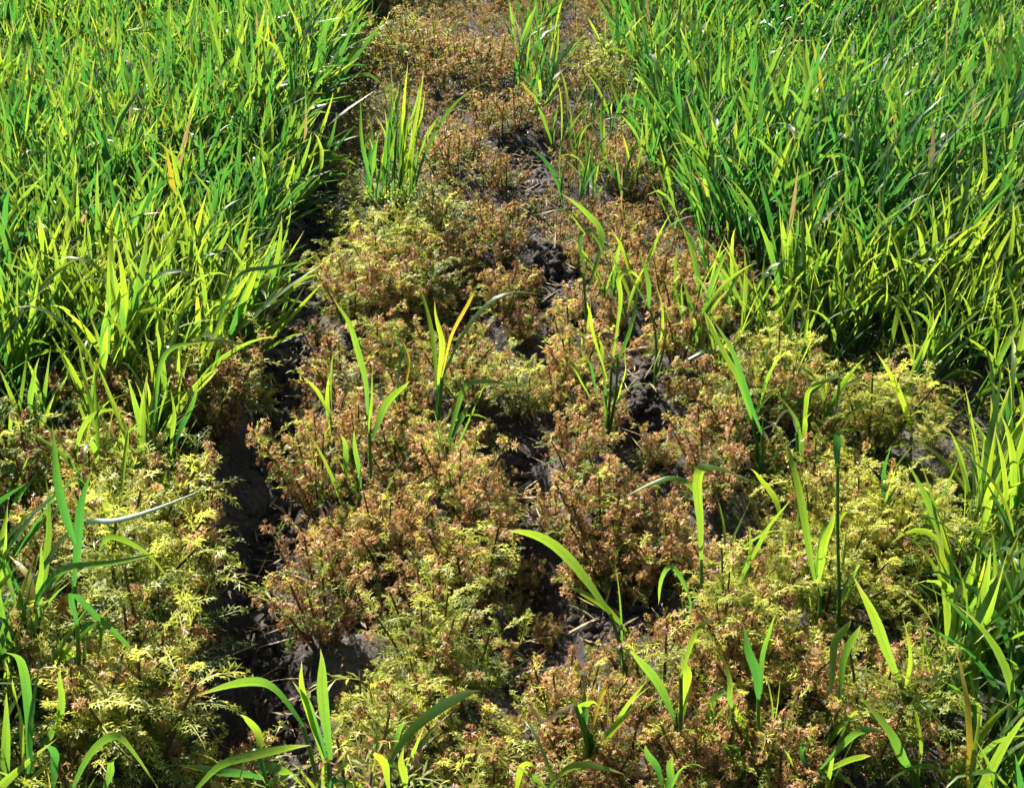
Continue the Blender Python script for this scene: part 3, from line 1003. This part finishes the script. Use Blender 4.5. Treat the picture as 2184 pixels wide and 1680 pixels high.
D, Y = M_DRYLEAF, M_YELLOW
TUFT = []
for _ in range(30):
    bx_ = rng.uniform(775, 890)
    ln_ = rng.uniform(-25, 55)
    tp_ = rng.uniform(120, 300)
    k_ = (430 - tp_) / 300
    TUFT.append(([(bx_ + rng.uniform(-8, 8), 430 + rng.uniform(-15, 10)), (bx_ + ln_ * .25 * k_ + rng.uniform(-8, 8), 430 - 100 * k_), (bx_ + ln_ * .6 * k_ + rng.uniform(-10, 10), 430 - 200 * k_),
                  (bx_ + ln_ * 1.3 * k_ + rng.uniform(-14, 14), tp_)], rng.uniform(9, 15)))
HAND = [
    ('tall seedling with spear leaves, left of the two in mid strip', (790, 1060),
     [([(785, 885), (775, 800), (745, 710), (715, 635)], 18), ([(790, 940), (792, 860), (800, 770)], 11), ([(793, 935), (825, 870), (872, 812)], 19)],
     [[(789, 960), (786, 880)]]),
    ('short twin-leaved shoot at the foot of the tall spear-leaved seedling', (760, 1080),
     [([(770, 1040), (762, 980), (752, 915)], 12), ([(738, 1030), (735, 980), (728, 925)], 14)], []),
    ('seedling with three broad leaves, right of the two in mid strip', (932, 890),
     [([(932, 830), (926, 740), (908, 660), (888, 590)], 17), ([(936, 820), (944, 725), (926, 640)], 22),
      ([(942, 805), (965, 705), (1003, 625), (1026, 603)], 9, Y), ([(945, 800), (985, 710), (1035, 645), (1085, 617), (1150, 627)], 14)], []),
    ('pair of slim upright leaves between the two mid strip seedlings', (855, 860),
     [([(848, 820), (850, 760), (824, 695)], 12), ([(866, 830), (870, 770), (860, 718)], 9, Y)], []),
    ('blade bent over to the side below the three-leaved seedling', (955, 985),
     [([(953, 950), (972, 885), (995, 828), (1040, 816), (1112, 828)], 15), ([(960, 945), (985, 900), (1005, 868)], 15)], []),
    ('single leaf leaning towards the dark furrow, beside the tall seedling', (712, 930), [([(705, 890), (682, 850), (648, 803)], 12)], []),
    ('plant with a hooked leaf among bare soil patches high in the strip', (1256, 750),
     [([(1246, 580), (1238, 520), (1254, 503), (1280, 525), (1292, 565)], 14), ([(1256, 610), (1287, 517), (1250, 465), (1197, 413)], 17), ([(1250, 500), (1205, 446), (1133, 459)], 11)],
     [[(1255, 740), (1248, 650), (1244, 580)]]),
    ('thin many-stemmed plant standing left of the pale soil patch', (1296, 885),
     [([(1308, 760), (1322, 640), (1320, 588), (1345, 574), (1366, 602)], 13), ([(1295, 810), (1262, 700), (1256, 640)], 9), ([(1312, 780), (1345, 680), (1357, 598)], 11),
      ([(1275, 850), (1262, 790), (1240, 740)], 7), ([(1290, 855), (1288, 790), (1280, 720)], 7), ([(1318, 850), (1332, 790), (1336, 740)], 8), ([(1260, 850), (1235, 800), (1205, 765)], 6)],
     [[(1300, 860), (1305, 780)], [(1312, 850), (1318, 760)]]),
    ('upright plant with pale bent leaf just above the pale soil patch', (1400, 770),
     [([(1385, 655), (1381, 600), (1364, 530)], 16), ([(1388, 665), (1350, 602), (1328, 580), (1315, 610)], 12), ([(1403, 735), (1412, 680), (1400, 600)], 9)],
     [[(1400, 740), (1388, 660)]]),
    ('long dark leaf sloping down from the edge of the right stand', (1630, 960),
     [([(1626, 925), (1598, 850), (1560, 745), (1520, 680)], 15), ([(1604, 895), (1560, 770), (1492, 655)], 14)], []),
    ('small pale leaf arching beside the brown weeds by the right stand', (1520, 790), [([(1518, 760), (1500, 735), (1450, 760), (1402, 786)], 13)], []),
    ('three-armed plant with bent leaves in the shaded right weed patch', (1710, 1020),
     [([(1708, 980), (1703, 920), (1690, 880), (1645, 820)], 11), ([(1711, 965), (1724, 885), (1742, 838), (1806, 798)], 13), ([(1700, 920), (1685, 890), (1638, 928)], 7, D), ([(1712, 975), (1722, 925), (1728, 880)], 11)], []),
    ('plant with one hanging flag leaf beside the bare hollow', (1500, 1360),
     [([(1496, 1205), (1496, 1120), (1487, 1035), (1500, 1000), (1550, 1003), (1602, 1026)], 20), ([(1494, 1075), (1472, 1036), (1430, 1021), (1390, 1034), (1343, 1056)], 14)],
     [[(1499, 1340), (1497, 1260), (1496, 1195)]]),
    ('leaning leaf between the flag-leaf plant and the tall stalk', (1675, 1150), [([(1668, 1115), (1655, 1074), (1626, 1030), (1596, 998)], 16)], []),
    ('tall thin stalk with a small spear tip in the yellow weeds', (1790, 1300),
     [([(1787, 1000), (1791, 955), (1804, 913)], 17), ([(1789, 1180), (1800, 1125), (1820, 1090)], 8)], [[(1790, 1290), (1787, 1150), (1787, 990)]]),
    ('tall plant with a long pointed leaf next to the thin stalk', (1748, 1310),
     [([(1738, 1240), (1712, 1120), (1691, 1000), (1681, 933)], 17), ([(1745, 1245), (1756, 1150), (1778, 1080)], 17), ([(1742, 1230), (1748, 1130), (1765, 1095), (1775, 1110)], 15), ([(1752, 1270), (1754, 1210), (1750, 1160)], 13)],
     [[(1750, 1290), (1742, 1235)]]),
    ('slim blade slanting across the weeds toward the long-leaved plant', (1555, 1320), [([(1558, 1275), (1605, 1185), (1645, 1110), (1686, 1060)], 12), ([(1562, 1270), (1590, 1190), (1605, 1120)], 9)], []),
    ('forked pair of leaves under the shaded right weed patch', (1880, 1130), [([(1882, 1080), (1888, 1030), (1896, 948)], 11), ([(1886, 1080), (1910, 1012), (1941, 950)], 15)], []),
    ('broad leaf lying diagonally across the dark soil in mid strip', (1340, 1365),
     [([(1302, 1310), (1232, 1232), (1152, 1166), (1083, 1131)], 22, None, .1), ([(1336, 1345), (1290, 1300), (1242, 1270), (1198, 1250)], 15, None, .1)], []),
    ('short leaf folded down over the bare black hollow', (1482, 1345), [([(1478, 1315), (1468, 1262), (1437, 1205), (1420, 1216), (1406, 1258), (1400, 1290)], 13)], []),
    ('plant with a yellow-green blade pointing up to the bare hollow', (1450, 1590),
     [([(1440, 1540), (1400, 1462), (1342, 1384)], 17), ([(1446, 1545), (1462, 1440), (1458, 1395)], 19), ([(1452, 1440), (1485, 1360), (1532, 1308)], 9), ([(1452, 1540), (1490, 1585), (1505, 1620)], 12)], []),
    ('spear-leaved plant with two high leaves in a wide V', (1625, 1660),
     [([(1618, 1490), (1605, 1405), (1578, 1330)], 17), ([(1623, 1480), (1640, 1385), (1668, 1298)], 14), ([(1648, 1610), (1672, 1545), (1702, 1480)], 15)],
     [[(1625, 1640), (1618, 1550), (1618, 1485)]]),
    ('plant with a curled leaf left of the wide V leaves', (1560, 1660),
     [([(1514, 1620), (1520, 1560), (1540, 1512), (1562, 1494)], 15), ([(1562, 1510), (1552, 1450), (1544, 1385)], 11), ([(1600, 1625), (1588, 1560), (1566, 1500)], 12)], []),
    ('pair of parallel upright leaves by the lower right clump', (1760, 1600),
     [([(1770, 1490), (1790, 1400), (1819, 1322)], 16), ([(1790, 1490), (1813, 1405), (1838, 1333)], 13), ([(1764, 1500), (1800, 1487), (1832, 1464)], 10, Y)],
     [[(1760, 1580), (1767, 1500)]]),
    ('long straight blade slanting left out of the lower right clump', (1940, 1540), [([(1918, 1450), (1868, 1332), (1826, 1228)], 19), ([(1930, 1480), (1935, 1400), (1928, 1310)], 14)], []),
    ('yellow-tipped leaf at the outer edge of the lower right clump', (1975, 1690), [([(1945, 1640), (1918, 1590), (1885, 1530), (1830, 1473)], 17), ([(1960, 1660), (1950, 1560), (1952, 1470)], 14)], []),
    ('fan of arching glossy leaves at the bottom right edge', (1735, 1715),
     [([(1750, 1640), (1800, 1596), (1842, 1560), (1890, 1562)], 15), ([(1742, 1655), (1815, 1614), (1864, 1611)], 13), ([(1735, 1670), (1720, 1630), (1725, 1585)], 13), ([(1745, 1665), (1790, 1668), (1830, 1690)], 13)], []),
    ('low curled leaves at the bottom edge in mid frame', (1190, 1735),
     [([(1100, 1690), (1112, 1662), (1135, 1656), (1152, 1685)], 15), ([(1160, 1690), (1215, 1672), (1270, 1668), (1335, 1650)], 13)], []),
    ('single pointed blade at the bottom edge beside curled leaves', (1425, 1730), [([(1412, 1675), (1395, 1630), (1371, 1588)], 15), ([(1420, 1690), (1432, 1650), (1428, 1610)], 14)], []),
    ('half withered plant with a curled beige leaf low in the strip', (1262, 1620),
     [([(1225, 1500), (1200, 1490), (1155, 1512), (1112, 1484)], 10, D), ([(1240, 1520), (1235, 1475), (1262, 1468), (1284, 1512)], 16), ([(1250, 1545), (1246, 1500), (1238, 1455)], 15),
      ([(1225, 1500), (1214, 1505), (1205, 1535)], 8, D), ([(1262, 1560), (1292, 1500), (1298, 1550)], 9, Y)], []),
    ('upright pointed plant at the bottom edge right of the furrow', (703, 1730),
     [([(694, 1615), (665, 1540), (629, 1452)], 13), ([(705, 1620), (692, 1470), (679, 1383)], 18), ([(690, 1625), (655, 1490), (641, 1408)], 10), ([(712, 1660), (735, 1620), (750, 1590)], 10), ([(700, 1680), (722, 1655), (770, 1690)], 12)],
     [[(704, 1700), (700, 1620)]]),
    ('plant with a pale leaf arching over the furrow at the bottom', (575, 1740),
     [([(415, 1685), (475, 1615), (550, 1585), (612, 1578), (668, 1588)], 15), ([(556, 1645), (538, 1588), (505, 1523)], 15), ([(560, 1650), (585, 1610), (625, 1630), (668, 1690)], 17),
      ([(565, 1660), (520, 1620), (450, 1612), (385, 1630)], 15), ([(570, 1670), (530, 1640), (500, 1690)], 13), ([(572, 1670), (600, 1660), (640, 1650)], 11)], []),
    ('leaf arched like a hoop at the bottom left edge', (150, 1740),
     [([(150, 1690), (183, 1632), (225, 1606), (268, 1616), (338, 1690)], 15), ([(222, 1690), (232, 1650), (247, 1612)], 13), ([(112, 1690), (105, 1640), (95, 1588)], 15)], []),
    ('dark broad leaf lying in shade across the furrow bottom', (690, 1660), [([(645, 1545), (578, 1506), (512, 1489), (424, 1484)], 21)], []),
    ('leaf sweeping up and over in the bottom middle weeds', (820, 1690), [([(828, 1625), (868, 1558), (930, 1498), (990, 1469), (1032, 1472)], 18), ([(835, 1630), (850, 1590), (860, 1545)], 9)], []),
    ('two short pointed blades at the bottom edge below the sweeping leaf', (872, 1740), [([(832, 1690), (815, 1645), (794, 1603)], 13), ([(866, 1690), (862, 1640), (856, 1592)], 13)], []),
    ('tall bright seedling with a long level leaf in the left weeds', (165, 1420),
     [([(160, 1160), (158, 1090), (132, 990), (108, 904)], 18), ([(158, 1250), (174, 1115), (191, 1003)], 17), ([(180, 1120), (200, 1090), (262, 1080), (330, 1068), (445, 1037)], 15), ([(205, 1200), (228, 1150), (262, 1155), (322, 1190), (374, 1247)], 13)],
     [[(164, 1400), (160, 1280), (160, 1170)], [(165, 1390), (157, 1250)]]),
    ('narrow upright leaf right of the tall left seedling', (240, 1180), [([(246, 1130), (256, 990), (265, 899)], 13), ([(236, 1140), (228, 1090), (215, 1040)], 12)], []),
    ('plant at the left edge with a leaf folded over level', (62, 1430),
     [([(72, 1330), (85, 1265), (118, 1212), (158, 1186), (262, 1182), (350, 1175)], 16), ([(45, 1430), (24, 1358), (-2, 1215)], 17), ([(88, 1290), (90, 1230), (95, 1154)], 13), ([(50, 1300), (35, 1240), (8, 1195), (-20, 1180)], 13)], []),
    ('dark drooping leaves crossing the green lower left weeds', (175, 1500),
     [([(165, 1330), (150, 1275), (203, 1330), (267, 1378), (341, 1455)], 17), ([(180, 1400), (172, 1354), (206, 1366), (210, 1422)], 15), ([(160, 1400), (140, 1372), (126, 1400), (117, 1474)], 17)], []),
    ('yellow blade lying in the weeds beside the furrow', (345, 1325), [([(347, 1285), (392, 1265), (441, 1245)], 11, Y)], []),
    ('tall plant rising from the bottom left corner', (62, 1720),
     [([(48, 1630), (28, 1530), (26, 1446)], 19), ([(60, 1650), (50, 1540), (30, 1440), (10, 1390)], 16), ([(70, 1640), (85, 1520), (80, 1400)], 15), ([(62, 1660), (110, 1560), (130, 1420)], 14)],
     [[(62, 1700), (58, 1630)]]),
    ('broad leaves at the ragged front of the left stand', (325, 1030),
     [([(320, 915), (334, 770), (346, 622)], 19), ([(325, 930), (318, 840), (305, 760)], 14), ([(328, 900), (350, 758), (442, 729)], 12)], [[(325, 1010), (321, 915)]]),
    ('slim leaf leaning right at the ragged front of the left stand', (362, 1035), [([(369, 955), (390, 905), (427, 813)], 14), ([(365, 970), (372, 900), (368, 830)], 10)], []),
    ('pair of hanging leaves at the left edge above the green weeds', (55, 960), [([(68, 880), (74, 825), (87, 762)], 14), ([(50, 910), (38, 870), (28, 890), (12, 968)], 15)], []),
    ('level pale leaves reaching from the left stand over the furrow', (430, 850),
     [([(425, 790), (440, 722), (490, 722), (552, 738)], 12), ([(420, 780), (400, 745), (350, 752)], 11), ([(440, 760), (500, 605), (580, 578), (662, 556)], 12), ([(430, 790), (470, 690), (520, 640)], 12)], []),
    ('tussock of upright leaves standing alone at the strip top', (835, 455),
     [([(880, 420), (905, 335), (955, 245), (1025, 178)], 13), ([(870, 415), (890, 330), (925, 262), (935, 240)], 12), ([(800, 420), (775, 300), (765, 200)], 13)] +
     TUFT,
     []),
]
for h in HAND:
    hand_plant(*h)
print('hand', len(HAND))

# thin plants scattered through the upper strip
SPARSE = [(1130, 230, 'beside the topmost brown weeds'), (1165, 262, 'under the topmost brown weeds'), (1112, 150, 'at the very top of the strip'), (1180, 120, 'at the strip top by the right stand'),
          (1228, 400, 'left of the thin bunch in the upper strip'), (1262, 440, 'in the thin bunch of the upper strip'), (1300, 420, 'behind the thin bunch of the upper strip'), (1340, 445, 'right of the thin bunch in the upper strip'),
          (1190, 345, 'just above the upper bare patch'), (1390, 420, 'leaning out from the right stand edge'), (1320, 300, 'by the right stand above the thin bunch'), (1280, 220, 'between strip top and right stand'),
          (1150, 60, 'highest in the strip'), (1450, 720, 'by the right stand above pale soil'), (1560, 830, 'in front of the right stand corner'), (1600, 730, 'under the right stand corner'), (1540, 1010, 'in brown weeds right of the hollow'), (1940, 1010, 'in the dark gap below the right stand'),
          (1650, 900, 'on the yellow weeds below the right stand')]
for px_, py_, where in SPARSE:
    p = at_z(px_, py_, 0)
    cereal_plant(p.x, p.y, int(rng.choice([1, 2])), rng.uniform(.75, 1.0), [rng.normal(0, .12), rng.normal(0, .1)], 'thin green cereal plant ' + where)


# ------------------------------------------------------------------ crumbs of soil and bits of straw
def clods():
    base = np.array([(0, 0, 1), (.9, 0, .2), (.28, .85, .2), (-.72, .53, .2), (-.72, -.53, .2), (.28, -.85, .2), (0, 0, -.6)])
    tri = np.array([(0, 1, 2), (0, 2, 3), (0, 3, 4), (0, 4, 5), (0, 5, 1), (6, 2, 1), (6, 3, 2), (6, 4, 3), (6, 5, 4), (6, 1, 5)])
    V, F, n = [], [], 0
    for gx, gy, a, b in GAPW:
        m = int(min(1200, 90 + 40000 * a * b))
        for _ in range(m):
            x, y = gx + rng.normal(0, a * .7), gy + rng.normal(0, b * .7)
            s = 0.002 + 0.012 * rng.random() ** 3
            v = (base * rng.uniform(.6, 1.3, (7, 3))) @ rz(rng.uniform(0, 6.28)).T * s
            V.append(v + np.array([x, y, float(gz(x, y)) + s * .3]))
            F.append(tri + n)
            n += 7
    o = link('soil_crumbs', mesh_np('soil_crumbs', np.concatenate(V), np.concatenate(F), M_SOIL, smooth=False))
    tag(o, 'grey soil crumbs lying in the bare gaps of the mat', 'soil', kind='stuff')


clods()


def straw():
    V, F, A, n = [], [], [], 0
    for gx, gy, a, b in GAPW:
        for _ in range(16):
            x, y = gx + rng.normal(0, a), gy + rng.normal(0, b)
            L = rng.uniform(.015, .06)
            az = rng.uniform(0, 6.28)
            t = np.linspace(-.5, .5, 5)
            P = np.stack([x + np.cos(az) * t * L, y + np.sin(az) * t * L, float(gz(x, y)) + .008 + rng.uniform(0, .03) + rng.uniform(-.4, .4) * t * L + rng.uniform(-.3, .3) * t * t * L], 1)
            v, f, l = blade(P, np.tile([-math.sin(az), math.cos(az), rng.uniform(-.5, .5)], (5, 1)), rng.uniform(.0015, .0035), .2, rng.random())
            V.append(v)
            F.append(f + n)
            A.append(l)
            n += len(v)
    o = link('straw_litter', mesh_np('straw_litter', np.concatenate(V), np.concatenate(F), M_DRYLEAF, np.concatenate(A)))
    tag(o, 'pale dry straw bits scattered over the bare soil gaps', 'straw', kind='stuff')


straw()


def litter():
    """fallen, curled scraps of the withered weeds on the soil"""
    m = 9000
    y = 0.85 + 3.4 * rng.random(m) ** 1.5
    x = -0.45 + 0.95 * rng.random(m)
    z = np.array([gz(a, b) for a, b in zip(x, y)]) + rng.uniform(.003, .014, m)
    L, w = rng.uniform(.005, .016, m), rng.uniform(.001, .0024, m)
    az = rng.uniform(0, 6.283, m)
    d = np.stack([np.cos(az), np.sin(az), rng.uniform(-.5, .5, m)], 1)
    sd = np.stack([-np.sin(az), np.cos(az), rng.uniform(-.6, .6, m)], 1)
    c = np.stack([x, y, z], 1)
    up = np.array([0, 0, 1.0]) * (L * rng.uniform(.1, .5, m))[:, None]
    q = [c - d * L[:, None] * .5, c + sd * w[:, None] + up, c + d * L[:, None] * .5, c - sd * w[:, None] + up]
    v = np.stack(q, 1).reshape(-1, 3)
    f = np.arange(4 * m).reshape(-1, 4)
    lf = np.repeat(np.stack([np.full(m, .5), np.zeros(m), rng.uniform(-.2, .6, m)], 1), 4, 0)
    o = link('weed_litter', mesh_np('weed_litter', v, f, M_WEEDBROWN, lf, smooth=False))
    tag(o, 'brown scraps of withered weed fallen on the soil', 'litter', kind='stuff')


litter()
